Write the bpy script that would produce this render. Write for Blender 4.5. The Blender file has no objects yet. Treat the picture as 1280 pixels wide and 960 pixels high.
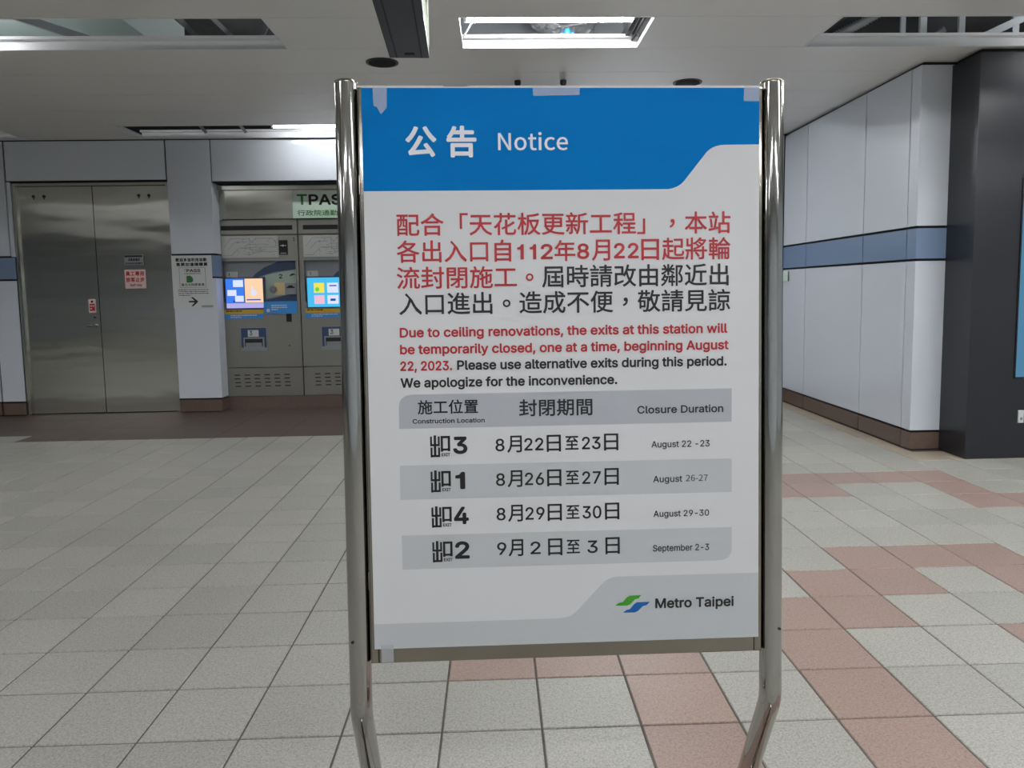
import bpy, math, random
from mathutils import Vector, Matrix
random.seed(7)
SC = bpy.context.scene
COL = SC.collection

# ------------------------------------------------------------------ camera, world, exposure
cam_d = bpy.data.cameras.new('camera'); cam = bpy.data.objects.new('camera', cam_d); COL.objects.link(cam)
cam_d.sensor_width = 36.0
cam_d.lens = 952.007 / 1280 * 36.0
cam_d.shift_x = -(649.632 - 640) / 1280
cam_d.shift_y = (451.314 - 480) / 1280
cam_d.clip_start = 0.05
R_ = Vector((0.99928772, -0.03467962, -0.01487840)); U_ = Vector((0.01806553, 0.09347996, 0.99545725)); W_ = Vector((0.03313125, 0.99501700, -0.09403988))
cam.matrix_world = Matrix(((R_.x, U_.x, -W_.x, 0), (R_.y, U_.y, -W_.y, 0), (R_.z, U_.z, -W_.z, 1.31491), (0, 0, 0, 1)))
SC.camera = cam
world = bpy.data.worlds.new('world'); SC.world = world; world.use_nodes = True
world.node_tree.nodes['Background'].inputs[0].default_value = (0.5, 0.52, 0.55, 1)
world.node_tree.nodes['Background'].inputs[1].default_value = 0.25
SC.view_settings.view_transform = 'Standard'; SC.view_settings.look = 'None'
SC.view_settings.exposure = 0.53; SC.view_settings.gamma = 1.0; SC.view_settings.use_curve_mapping = False
LAMP_W = 3.5            # watts of one tube's downward light

CZ = 2.979               # ceiling height
YB = 8.525               # face of the back wall
XR = 3.264               # face of the right wall
GX, GY, GT = -1.3771, 2.1702, 0.30   # tile grid

# ------------------------------------------------------------------ materials
def lin(c):
    return tuple((v / 12.92 if v <= 0.04045 else ((v + 0.055) / 1.055) ** 2.4) for v in c)
def rgb(r, g, b): return lin((r / 255, g / 255, b / 255)) + (1,)
def mat(name, col, rough=0.5, metal=0.0, emit=0, spec=0.5, noise=None, bump=None, ior=None, coat=0, alpha=1):
    m = bpy.data.materials.new(name); m.use_nodes = True
    nt = m.node_tree; b = nt.nodes['Principled BSDF']
    b.inputs['Base Color'].default_value = col
    b.inputs['Roughness'].default_value = rough; b.inputs['Metallic'].default_value = metal
    b.inputs['Specular IOR Level'].default_value = spec
    if coat: b.inputs['Coat Weight'].default_value = coat; b.inputs['Coat Roughness'].default_value = 0.08
    if alpha < 1: b.inputs['Alpha'].default_value = alpha
    if emit: b.inputs['Emission Color'].default_value = col; b.inputs['Emission Strength'].default_value = emit
    N = nt.nodes; L = nt.links
    geo = N.new('ShaderNodeNewGeometry')
    last = None
    for (scale, amt, tint, stretch) in (noise or []):
        mp = N.new('ShaderNodeMapping'); mp.inputs['Scale'].default_value = stretch
        L.new(geo.outputs['Position'], mp.inputs['Vector'])
        n = N.new('ShaderNodeTexNoise'); n.inputs['Scale'].default_value = scale; n.inputs['Detail'].default_value = 4; n.inputs['Roughness'].default_value = .6
        L.new(mp.outputs[0], n.inputs['Vector'])
        r = N.new('ShaderNodeMapRange'); r.inputs['From Min'].default_value = .35; r.inputs['From Max'].default_value = .65
        r.inputs['To Min'].default_value = 0; r.inputs['To Max'].default_value = amt
        L.new(n.outputs['Fac'], r.inputs['Value'])
        mx = N.new('ShaderNodeMix'); mx.data_type = 'RGBA'
        L.new(r.outputs[0], mx.inputs['Factor'])
        if last is None: mx.inputs['A'].default_value = col
        else: L.new(last, mx.inputs['A'])
        mx.inputs['B'].default_value = tint
        last = mx.outputs['Result']
    if last: L.new(last, b.inputs['Base Color'])
    if bump:
        scale, strength, dist, stretch = bump
        mp = N.new('ShaderNodeMapping'); mp.inputs['Scale'].default_value = stretch
        L.new(geo.outputs['Position'], mp.inputs['Vector'])
        n = N.new('ShaderNodeTexNoise'); n.inputs['Scale'].default_value = scale; n.inputs['Detail'].default_value = 2
        L.new(mp.outputs[0], n.inputs['Vector'])
        bp = N.new('ShaderNodeBump'); bp.inputs['Strength'].default_value = strength; bp.inputs['Distance'].default_value = dist
        L.new(n.outputs['Fac'], bp.inputs['Height']); L.new(bp.outputs[0], b.inputs['Normal'])
    return m
O1 = (1, 1, 1)
def tile_mat(name, base, dark, light):
    m = mat(name, base, .42, spec=.4, noise=[(3.0, .35, dark, O1), (60, .75, dark, O1), (150, .8, light, O1)], bump=(300, .12, .001, O1))
    nt = m.node_tree; oi = nt.nodes.new('ShaderNodeObjectInfo'); b = nt.nodes['Principled BSDF']
    src = b.inputs['Base Color'].links[0].from_socket
    mr = nt.nodes.new('ShaderNodeMapRange'); mr.inputs['To Min'].default_value = .93; mr.inputs['To Max'].default_value = 1.06
    nt.links.new(oi.outputs['Random'], mr.inputs['Value'])
    hs = nt.nodes.new('ShaderNodeHueSaturation'); nt.links.new(mr.outputs[0], hs.inputs['Value']); nt.links.new(src, hs.inputs['Color'])
    nt.links.new(hs.outputs[0], b.inputs['Base Color'])
    return m
M = {}
M['tile_grey'] = tile_mat('grey_stone_tile', rgb(158, 156, 147), rgb(128, 126, 118), rgb(188, 186, 178))
M['tile_pink'] = tile_mat('pink_stone_tile', rgb(149, 126, 116), rgb(125, 103, 94), rgb(172, 150, 140))
M['tile_tan'] = tile_mat('tan_stone_tile', rgb(168, 155, 135), rgb(145, 132, 115), rgb(190, 178, 160))
M['slab'] = mat('brown_granite_slab', rgb(92, 78, 70), .5, spec=.3, noise=[(40, .5, rgb(76, 64, 57), O1), (160, .4, rgb(112, 96, 87), O1)])
M['grout'] = mat('grout', rgb(98, 92, 86), .9, noise=[(30, .5, rgb(75, 70, 66), O1)])
M['white'] = mat('white_enamel_panel', rgb(209, 214, 222), .12, spec=.5, noise=[(1.2, .25, rgb(206, 210, 216), O1)], bump=(1.6, .06, .01, O1))
M['blue'] = mat('blue_enamel_stripe', rgb(124, 144, 172), .15, bump=(1.6, .06, .01, O1))
M['base'] = mat('brown_granite_base', rgb(104, 86, 76), .35, noise=[(60, .5, rgb(84, 68, 60), O1)])
M['joint'] = mat('dark_joint', rgb(16, 17, 21), .8)
M['concrete'] = mat('plenum_concrete', rgb(92, 92, 92), .9, noise=[(3, .5, rgb(60, 60, 62), O1)])
M['ceil'] = mat('painted_metal_ceiling', rgb(232, 229, 226), .34, spec=.45, noise=[(.6, .3, rgb(226, 222, 219), O1)], bump=(.9, .05, .01, O1))
M['trim'] = mat('white_painted_trim', rgb(225, 226, 228), .3)
M['steel'] = mat('brushed_steel', rgb(184, 184, 176), .13, 1.0, bump=(2.0, .40, .02, (.3, .3, 1.6)))
M['steel_pol'] = mat('polished_steel', rgb(176, 175, 171), .07, 1.0, noise=[(14, .25, rgb(146, 144, 139), (1, 1, .15))], bump=(9, .10, .004, (1, 1, .25)))
M['steel_frame'] = mat('satin_steel', rgb(150, 144, 134), .13, 1.0, bump=(6, .25, .006, (1, 1, .5)))
M['mach'] = mat('machine_grey_steel', rgb(142, 140, 134), .38, .75, bump=(3, .1, .01, O1))
M['mach_grey'] = mat('machine_pale_grey', rgb(138, 142, 146), .5)
M['black'] = mat('black_satin', rgb(22, 23, 25), .35, spec=.5)
M['cabinet'] = mat('charcoal_laminate', rgb(34, 35, 40), .3, spec=.5, bump=(1.2, .05, .01, O1))
M['blk'] = mat('matte_black', rgb(14, 14, 15), .6)
M['paper'] = mat('poster_paper', rgb(211, 211, 213), .5, spec=.25, bump=(5, .22, .006, (1, 1, .6)))
M['p_blue'] = mat('print_blue', rgb(0, 116, 186), .55, spec=.06, noise=[(4, .35, rgb(0, 104, 174), (1, 1, 2))], bump=(5, .25, .006, (1, 1, .6)))
M['p_grey'] = mat('print_grey', rgb(188, 191, 194), .42, spec=.35, bump=(5, .22, .006, (1, 1, .6)))
M['p_head'] = mat('print_header_grey', rgb(174, 177, 183), .42, spec=.35, bump=(5, .22, .006, (1, 1, .6)))
M['i_white'] = mat('ink_white', rgb(228, 228, 232), .45)
M['i_red'] = mat('ink_red', rgb(172, 28, 36), .45)
M['i_black'] = mat('ink_black', rgb(18, 17, 20), .45)
M['i_green'] = mat('ink_green', rgb(60, 152, 30), .45)
M['i_blue'] = mat('ink_blue', rgb(0, 92, 168), .45)
M['i_grey'] = mat('ink_grey', rgb(120, 122, 124), .5)
M['tape'] = mat('clear_tape', rgb(222, 226, 234), .25, alpha=.28)
M['label'] = mat('label_white', rgb(205, 207, 206), .4)
M['label_dim'] = mat('label_offwhite', rgb(182, 184, 180), .4)
M['pink'] = mat('label_pink', rgb(226, 196, 190), .5)
M['lgreen'] = mat('sign_pale_green', rgb(206, 226, 210), .4)
M['i_dgreen'] = mat('ink_dark_green', rgb(44, 112, 48), .5)
M['yellow'] = mat('label_yellow', rgb(206, 164, 40), .5)
M['sky'] = mat('label_blue', rgb(52, 140, 214), .4)
M['navy'] = mat('panel_navy', rgb(52, 72, 106), .4)
M['peach'] = mat('panel_peach', rgb(214, 190, 140), .45)
M['sage'] = mat('panel_sage', rgb(160, 178, 168), .45)
M['foil'] = mat('foil_duct', rgb(215, 217, 220), .3, .55, bump=(22, .9, .03, O1))
M['galv'] = mat('galvanised_steel', rgb(150, 155, 158), .4, .8)
M['insul'] = mat('white_duct_board', rgb(208, 222, 218), .6)
M['valve'] = mat('blue_plastic', rgb(30, 120, 200), .35)
M['rubber'] = mat('black_rubber', rgb(22, 22, 22), .7)
def emitter(name, col, s):
    m = bpy.data.materials.new(name); m.use_nodes = True; nt = m.node_tree; nt.nodes.clear()
    e = nt.nodes.new('ShaderNodeEmission'); e.inputs[0].default_value = col; e.inputs[1].default_value = s
    o = nt.nodes.new('ShaderNodeOutputMaterial'); nt.links.new(e.outputs[0], o.inputs[0]); return m
M['scr_blue'] = emitter('screen_blue', rgb(60, 120, 225), .8)
M['scr_cyan'] = emitter('screen_cyan', rgb(70, 180, 228), .8)
M['scr_white'] = emitter('screen_white', rgb(215, 222, 245), .75)
M['scr_peach'] = emitter('screen_peach', rgb(238, 200, 165), .8)
M['scr_lilac'] = emitter('screen_lilac', rgb(175, 168, 225), .75)
M['scr_pink'] = emitter('screen_pink', rgb(225, 180, 200), .8)
M['scr_yellow'] = emitter('screen_yellow', rgb(225, 215, 90), .8)
M['scr_green'] = emitter('screen_green', rgb(90, 180, 60), 1.0)
M['scr_dark'] = emitter('screen_dark', rgb(30, 60, 150), 1.0)
M['scr_ad'] = emitter('screen_advert_blue', rgb(78, 125, 155), .75)
M['signface'] = emitter('lit_sign_face', rgb(225, 235, 215), .7)

# ------------------------------------------------------------------ mesh helpers
class MB:
    def __init__(s): s.v = []; s.f = []; s.m = []; s.sm = []
    def add(s, vs, fs, mi=0, smooth=False):
        b = len(s.v); s.v += [tuple(v) for v in vs]
        for f in fs: s.f.append(tuple(i + b for i in f)); s.m.append(mi); s.sm.append(smooth)
        return s
    def box(s, x0, x1, y0, y1, z0, z1, mi=0, skip=()):
        vs = [(x, y, z) for z in (z0, z1) for y in (y0, y1) for x in (x0, x1)]
        fs = dict(b=(0, 2, 3, 1), t=(4, 5, 7, 6), f=(0, 1, 5, 4), k=(2, 6, 7, 3), l=(0, 4, 6, 2), r=(1, 3, 7, 5))
        return s.add(vs, [v for k, v in fs.items() if k not in skip], mi)
    def bevbox(s, x0, x1, y0, y1, z0, z1, c, mi=0):
        """plate facing -y with chamfered front edges"""
        vs = [(x0, y1, z0), (x1, y1, z0), (x1, y1, z1), (x0, y1, z1), (x0, y0 + c, z0), (x1, y0 + c, z0), (x1, y0 + c, z1), (x0, y0 + c, z1),
              (x0 + c, y0, z0 + c), (x1 - c, y0, z0 + c), (x1 - c, y0, z1 - c), (x0 + c, y0, z1 - c)]
        fs = [(0, 3, 2, 1), (0, 1, 5, 4), (1, 2, 6, 5), (2, 3, 7, 6), (3, 0, 4, 7), (4, 5, 9, 8), (5, 6, 10, 9), (6, 7, 11, 10), (7, 4, 8, 11), (8, 9, 10, 11)]
        return s.add(vs, fs, mi)
    def poly(s, pts, n0, n1, mi=0, axis='y'):
        """prism of a 2-D outline (x,z) between two y values (or (x,y) between z values, or (y,z) between x)"""
        n = len(pts)
        mk = {'y': lambda p, t: (p[0], t, p[1]), 'z': lambda p, t: (p[0], p[1], t), 'x': lambda p, t: (t, p[0], p[1])}[axis]
        vs = [mk(p, n0) for p in pts] + [mk(p, n1) for p in pts]
        fs = [tuple(range(n)), tuple(range(2 * n - 1, n - 1, -1))] + [(i, i + n, (i + 1) % n + n, (i + 1) % n) for i in range(n)]
        return s.add(vs, fs, mi)
    def tube(s, path, rads, seg=24, mi=0, cap=True, smooth=True):
        path = [Vector(p) for p in path]; n = len(path)
        if not hasattr(rads, '__len__'): rads = [rads] * n
        vs = []; prev = None
        for i, p in enumerate(path):
            d = (path[min(i + 1, n - 1)] - path[max(i - 1, 0)]).normalized()
            if prev is None:
                a = Vector((0, 0, 1)) if abs(d.z) < .9 else Vector((1, 0, 0)); e1 = d.cross(a).normalized()
            else: e1 = (prev - d * prev.dot(d)).normalized()
            prev = e1; e2 = d.cross(e1)
            for k in range(seg):
                t = 2 * math.pi * k / seg; vs.append(p + rads[i] * (math.cos(t) * e1 + math.sin(t) * e2))
        fs = [(i * seg + k, i * seg + (k + 1) % seg, (i + 1) * seg + (k + 1) % seg, (i + 1) * seg + k) for i in range(n - 1) for k in range(seg)]
        s.add(vs, fs, mi, smooth)
        if cap:
            s.add(vs[:seg], [tuple(range(seg - 1, -1, -1))], mi); s.add(vs[-seg:], [tuple(range(seg))], mi)
        return s
    def disc(s, c, r, axis, t, mi=0, seg=24, ry=None):
        a = [(c[0] + r * math.cos(2 * math.pi * k / seg), c[1] + (ry or r) * math.sin(2 * math.pi * k / seg)) for k in range(seg)]
        return s.poly(a, t[0], t[1], mi, axis)
    def build(s, name, mats, parent=None, xf=None):
        me = bpy.data.meshes.new(name)
        vs = [xf @ Vector(v) for v in s.v] if xf else s.v
        me.from_pydata(vs, [], s.f)
        for m_ in (mats if isinstance(mats, (list, tuple)) else [mats]): me.materials.append(m_)
        me.polygons.foreach_set('material_index', s.m); me.polygons.foreach_set('use_smooth', s.sm)
        me.update()
        o = bpy.data.objects.new(name, me); COL.objects.link(o)
        if parent: o.parent = parent
        return o
def tag(o, label, cat, group=None):
    o['label'] = label; o['category'] = cat
    if group: o['group'] = group
    return o
def empty(name, loc, label=None, cat=None, group=None):
    o = bpy.data.objects.new(name, None); COL.objects.link(o); o.location = loc; o.empty_display_size = .1
    if label: tag(o, label, cat, group)
    return o
def struct(o): o['kind'] = 'structure'; return o
def shift(x=0, y=0, z=0): return Matrix.Translation((x, y, z))

# ------------------------------------------------------------------ lettering (flat print)
def load_font(f):
    try: return bpy.data.fonts.load(bpy.utils.resource_path('LOCAL') + '/datafiles/fonts/' + f)
    except Exception: return None
FONTS = {'inter': load_font('Inter.woff2'), 'cjk': load_font('Noto Sans CJK Regular.woff2')}
_cache = {}
ONE = [(0, .50), (0, .575), (.10, .60), (.165, .727), (.235, .727), (.235, 0), (.135, 0), (.135, .50)]
def fill_outlines(me):
    """fill glyph outlines whose strokes overlap: every outer loop with the holes inside it"""
    from mathutils.geometry import delaunay_2d_cdt
    adj = {}
    for e in me.edges:
        a, b = e.vertices; adj.setdefault(a, []).append(b); adj.setdefault(b, []).append(a)
    seen = set(); loops = []
    for v in sorted(adj):
        if v in seen: continue
        l = [v]; seen.add(v); cur = v
        while True:
            n = sorted(k for k in adj[cur] if k not in seen)
            if not n: break
            cur = n[0]; seen.add(cur); l.append(cur)
        if len(l) > 2: loops.append([Vector(me.vertices[k].co[:2]) for k in l])
    area = lambda p: sum(p[k].x * p[(k + 1) % len(p)].y - p[(k + 1) % len(p)].x * p[k].y for k in range(len(p))) / 2
    def inside(q, p):
        c = False
        for k in range(len(p)):
            a, b = p[k], p[k - 1]
            if (a.y > q.y) != (b.y > q.y) and q.x < (b.x - a.x) * (q.y - a.y) / (b.y - a.y) + a.x: c = not c
        return c
    if not loops: return [], []
    sgn = area(max(loops, key=lambda p: abs(area(p)))) > 0
    outs = [p for p in loops if (area(p) > 0) == sgn]; holes = [p for p in loops if (area(p) > 0) != sgn]
    V, F = [], []
    for o in outs:
        hs = [q for q in holes if inside(q[0], o)]
        vs = list(o); fc = [list(range(len(o)))]
        for q in hs: fc.append(list(range(len(vs), len(vs) + len(q)))); vs += q
        r = delaunay_2d_cdt(vs, [], fc, 1, 1e-6); base = len(V)
        V += [(v.x, v.y) for v in r[0]]
        for f in r[2]:
            m = sum((r[0][k] for k in f), Vector((0, 0))) / len(f)
            if inside(m, o) and not any(inside(m, q) for q in hs): F.append(tuple(k + base for k in f))
    return V, F
def glyphs(text, font, res=3):
    if text == '1' and font == 'inter': return ONE, [tuple(range(len(ONE) - 1, -1, -1))]
    key = (text, font)
    if key not in _cache:
        c = bpy.data.curves.new('lettering', 'FONT'); c.body = text; c.size = 1; c.resolution_u = res
        if FONTS.get(font): c.font = FONTS[font]
        if font == 'inter': c.fill_mode = 'NONE'
        o = bpy.data.objects.new('lettering', c); COL.objects.link(o)
        me = bpy.data.meshes.new_from_object(o.evaluated_get(bpy.context.evaluated_depsgraph_get()))
        _cache[key] = fill_outlines(me) if font == 'inter' else ([(v.co.x, v.co.y) for v in me.vertices], [tuple(p.vertices) for p in me.polygons])
        bpy.data.objects.remove(o); bpy.data.meshes.remove(me)
    return _cache[key]
def bbox(vs):
    return min(v[0] for v in vs), max(v[0] for v in vs), min(v[1] for v in vs), max(v[1] for v in vs)
def stamp(mb, vs, fs, sx, sz, ox, oz, y, bold):
    """flat letters in the x-z plane facing -y; heavier weights by laying shifted copies"""
    offs = [(0, 0)] if bold <= 0 else [(0, 0)] + [(bold * math.cos(t), bold * math.sin(t)) for t in [k * math.pi / 4 for k in range(8)]]
    for i, (dx, dz) in enumerate(offs):
        mb.add([(ox + v[0] * sx + dx, y - i * 8e-6, oz + v[1] * sz + dz) for v in vs], fs, 0)
def write(mb, kind, text, font, bold, x0, x1, zt, zb, y):
    if kind == 'cells':
        n = len(text); p = (x1 - x0) / n; ref = bbox(glyphs('國', font)[0]); rx = (ref[0] + ref[1]) / 2; rz = (ref[2] + ref[3]) / 2
        em = (p * .86 - 2 * bold) / (ref[1] - ref[0]); emz = (zt - zb - 2 * bold) / (ref[3] - ref[2])
        for i, ch in enumerate(text):
            if ch == ' ': continue
            vs, fs = glyphs(ch, font)
            cx = x0 + (i + .5) * p; cz = (zt + zb) / 2
            if ch in '，。':
                a = bbox(vs); k = em; stamp(mb, vs, fs, k, k, cx - (a[0] + a[1]) / 2 * k, cz - (a[2] + a[3]) / 2 * k, y, bold)
            else: stamp(mb, vs, fs, em, emz, cx - em * rx, cz - emz * rz, y, bold)
    else:
        vs, fs = glyphs(text, font); a = bbox(vs)
        x0 += bold; x1 -= bold; zt -= bold; zb += bold
        if kind == 'latin' and text != '1': h = bbox(glyphs('H', font)[0]); zlo, zhi = h[2], h[3]
        else: zlo, zhi = a[2], a[3]
        sx = (x1 - x0) / (a[1] - a[0]); sz = (zt - zb) / (zhi - zlo)
        stamp(mb, vs, fs, sx, sz, x0 - a[0] * sx, zb - zlo * sz, y, bold)
def dashes(mb, x0, x1, z0, z1, n, y, seed=1, h=.5):
    """small print too fine to read in the photograph"""
    r = random.Random(seed); dz = (z1 - z0) / n
    for i in range(n):
        z = z1 - (i + .5) * dz; x = x0; xe = x1 if i < n - 1 or n == 1 else x0 + (x1 - x0) * .4
        while x < xe - .004:
            w = min(r.uniform(.010, .034), xe - x); mb.add([(x, y, z - dz * h / 2), (x + w, y, z - dz * h / 2), (x + w, y, z + dz * h / 2), (x, y, z + dz * h / 2)], [(0, 1, 2, 3)])
            x += w + .006

TEXT = [
    ["ink", "公", "white", "cjk", 1.9, -0.3315, -0.2665, -0.0818, -0.146],
    ["ink", "告", "white", "cjk", 1.9, -0.2455, -0.1828, -0.0812, -0.147],
    ["latin", "Notice", "white", "cjk", 0.5, -0.1375, 0.0102, -0.0967, -0.1323],
    ["cells", "配合「天花板更新工程」，本站", "red", "cjk", 0.6, -0.3558, 0.3597, -0.2655, -0.3102],
    ["cells", "各出入口自", "red", "cjk", 0.6, -0.3554, -0.1064, -0.3216, -0.3662],
    ["ink", "年", "red", "cjk", 0.6, -0.021, 0.0237, -0.3212, -0.366],
    ["ink", "月", "red", "cjk", 0.6, 0.0588, 0.0981, -0.321, -0.366],
    ["ink", "日", "red", "cjk", 0.6, 0.165, 0.2035, -0.3208, -0.3659],
    ["cells", "起將輪", "red", "cjk", 0.6, 0.2089, 0.3591, -0.3206, -0.3658],
    ["latin", "1", "red", "inter", 0.9, -0.1004, -0.0864, -0.3294, -0.3616],
    ["latin", "1", "red", "inter", 0.9, -0.0739, -0.0599, -0.3294, -0.3616],
    ["latin", "2", "red", "inter", 1.1, -0.0504, -0.0245, -0.3294, -0.3616],
    ["latin", "8", "red", "inter", 1.1, 0.0273, 0.0533, -0.3292, -0.3615],
    ["latin", "22", "red", "inter", 1.1, 0.1061, 0.1595, -0.329, -0.3614],
    ["cells", "流封閉施工", "red", "cjk", 0.6, -0.3572, -0.1, -0.3769, -0.4216],
    ["cells", "。", "red", "cjk", 0.6, -0.0999, -0.0494, -0.3768, -0.4217],
    ["cells", "屆時請改由鄰近出", "black", "cjk", 0.6, -0.0493, 0.3591, -0.3767, -0.4219],
    ["cells", "入口進出。造成不便，敬請見諒", "black", "cjk", 0.6, -0.3535, 0.3591, -0.4314, -0.4765],
    ["latin", "Due to ceiling renovations, the exits at this station will", "red", "inter", 0.9, -0.3518, 0.3516, -0.503, -0.5236],
    ["latin", "be temporarily closed, one at a time, beginning August", "red", "inter", 0.9, -0.352, 0.3541, -0.5387, -0.5593],
    ["latin", "22, 2023.", "red", "inter", 0.9, -0.3523, -0.2423, -0.5741, -0.5946],
    ["latin", "Please use alternative exits during this period.", "black", "inter", 0.9, -0.2319, 0.3498, -0.5737, -0.5944],
    ["latin", "We apologize for the inconvenience.", "black", "inter", 0.9, -0.3524, 0.1112, -0.6098, -0.6304],
    ["cells", "施工位置", "black", "cjk", 0.5, -0.3177, -0.1873, -0.6589, -0.688],
    ["latin", "Construction Location", "black", "inter", 0.3, -0.3285, -0.1751, -0.6977, -0.7074],
    ["cells", "封閉期間", "black", "cjk", 0.6, -0.102, 0.0599, -0.6614, -0.6967],
    ["latin", "Closure Duration", "black", "inter", 0.5, 0.1544, 0.3423, -0.6787, -0.6952],
    ["latin", "3", "black", "inter", 1.8, -0.2436, -0.2129, -0.7371, -0.7743],
    ["latin", "8", "black", "inter", 0.6, -0.1529, -0.1335, -0.7436, -0.7704],
    ["latin", "22", "black", "inter", 0.6, -0.091, -0.0496, -0.7435, -0.7704],
    ["latin", "23", "black", "inter", 0.6, 0.0335, 0.074, -0.7433, -0.7703],
    ["ink", "月", "black", "cjk", 0.5, -0.1278, -0.0961, -0.7374, -0.7741],
    ["ink", "日", "black", "cjk", 0.5, -0.0427, -0.0119, -0.7373, -0.7741],
    ["ink", "至", "black", "cjk", 0.5, -0.0027, 0.0263, -0.7409, -0.7704],
    ["ink", "日", "black", "cjk", 0.5, 0.0814, 0.1126, -0.7371, -0.774],
    ["latin", "August 22 -23", "black", "inter", 0.3, 0.1847, 0.3124, -0.7556, -0.7698],
    ["latin", "1", "black", "inter", 1.8, -0.2402, -0.219, -0.8133, -0.8507],
    ["latin", "8", "black", "inter", 0.6, -0.1529, -0.1334, -0.8184, -0.8454],
    ["latin", "26", "black", "inter", 0.6, -0.0908, -0.0493, -0.8184, -0.8455],
    ["latin", "27", "black", "inter", 0.6, 0.0334, 0.0739, -0.8185, -0.8456],
    ["ink", "月", "black", "cjk", 0.5, -0.1279, -0.0961, -0.8123, -0.8491],
    ["ink", "日", "black", "cjk", 0.5, -0.0426, -0.0117, -0.8123, -0.8492],
    ["ink", "至", "black", "cjk", 0.5, -0.0025, 0.0266, -0.816, -0.8456],
    ["ink", "日", "black", "cjk", 0.5, 0.0818, 0.1131, -0.8124, -0.8494],
    ["latin", "August", "black", "inter", 0.3, 0.188, 0.2519, -0.8317, -0.8459],
    ["latin", "4", "black", "inter", 1.8, -0.2446, -0.2125, -0.8888, -0.9269],
    ["latin", "8", "black", "inter", 0.6, -0.1528, -0.1334, -0.8935, -0.9206],
    ["latin", "29", "black", "inter", 0.6, -0.0906, -0.049, -0.8937, -0.9209],
    ["latin", "30", "black", "inter", 0.6, 0.0332, 0.0745, -0.894, -0.9213],
    ["ink", "月", "black", "cjk", 0.5, -0.128, -0.0961, -0.8874, -0.9244],
    ["ink", "日", "black", "cjk", 0.5, -0.0425, -0.0115, -0.8876, -0.9247],
    ["ink", "至", "black", "cjk", 0.5, -0.0023, 0.0269, -0.8915, -0.9212],
    ["ink", "日", "black", "cjk", 0.5, 0.0822, 0.1136, -0.888, -0.9252],
    ["latin", "August 29-30", "black", "inter", 0.3, 0.1883, 0.3109, -0.9081, -0.9219],
    ["latin", "2", "black", "inter", 1.8, -0.2435, -0.212, -0.9645, -1.0022],
    ["latin", "9", "black", "inter", 0.6, -0.1528, -0.1327, -0.969, -0.9962],
    ["latin", "2", "black", "inter", 0.6, -0.0806, -0.0586, -0.9693, -0.9966],
    ["latin", "3", "black", "inter", 0.6, 0.043, 0.0658, -0.9699, -0.9973],
    ["ink", "月", "black", "cjk", 0.5, -0.1281, -0.0961, -0.9629, -1.0001],
    ["ink", "日", "black", "cjk", 0.5, -0.0424, -0.0113, -0.9633, -1.0006],
    ["ink", "至", "black", "cjk", 0.5, -0.0021, 0.0272, -0.9672, -0.9971],
    ["ink", "日", "black", "cjk", 0.5, 0.0826, 0.1141, -0.9639, -1.0013],
    ["latin", "September 2-3", "black", "inter", 0.3, 0.1866, 0.3108, -0.9837, -0.9981],
    ["latin", "26-27", "black", "cjk", 0.05, 0.26, 0.3079, -0.8313, -0.8449],
    ["latin", "Metro Taipei", "black", "inter", 0.95, 0.1913, 0.3655, -1.1022, -1.1244],
    ["exit", "", "black", "", 0, -0.292, -0.2499, -0.7333, -0.7804],
    ["exit", "", "black", "", 0, -0.2923, -0.2498, -0.8088, -0.8562],
    ["exit", "", "black", "", 0, -0.292, -0.2493, -0.8866, -0.9326],
    ["exit", "", "black", "", 0, -0.2917, -0.2489, -0.9621, -1.0085],
]

# ================================================================== FLOOR
floor = struct(MB().box(-14, 8, -6, YB + .5, -.12, -.004).build('floor', M['grout']))
PINK = {(6, -1), (6, 0), (4, 1), (5, 1), (6, 1), (8, -1), (8, 0), (8, 1), (11, 1), (8, 2), (9, 2), (12, 2), (9, 3), (10, 3), (12, 3), (10, 4), (11, 4), (12, 4),
        (14, 9), (13, 9), (12, 9), (11, 9), (10, 9), (9, 9), (11, 8), (10, 8), (9, 8), (14, 8), (14, 7), (15, 7), (16, 7), (6, -2), (8, -2), (6, -3), (7, -3), (8, -3)}
def tile_kind(i, j):
    if j >= 16 and i <= 5 and not (i < -10 and j == 16): return 'slab'
    if i >= 15 and j >= 11: return 'tile_tan'
    return 'tile_pink' if (i, j) in PINK else 'tile_grey'
def proj(x, y):
    d = Vector((x, y, -1.31491)); z = d.dot(W_)
    return (649.6 + 952 * d.dot(R_) / z, 451.3 - 952 * d.dot(U_) / z) if z > .1 else None
def plate(mb, x0, x1, y0, y1, zt, c=.0025, mi=0):
    vs = [(x0, y0, -.01), (x1, y0, -.01), (x1, y1, -.01), (x0, y1, -.01), (x0, y0, zt - c), (x1, y0, zt - c), (x1, y1, zt - c), (x0, y1, zt - c),
          (x0 + c, y0 + c, zt), (x1 - c, y0 + c, zt), (x1 - c, y1 - c, zt), (x0 + c, y1 - c, zt)]
    fs = [(0, 1, 5, 4), (1, 2, 6, 5), (2, 3, 7, 6), (3, 0, 4, 7), (4, 5, 9, 8), (5, 6, 10, 9), (6, 7, 11, 10), (7, 4, 8, 11), (8, 9, 10, 11)]
    mb.add(vs, fs, mi)
G2 = .0032
cells = []
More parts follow.
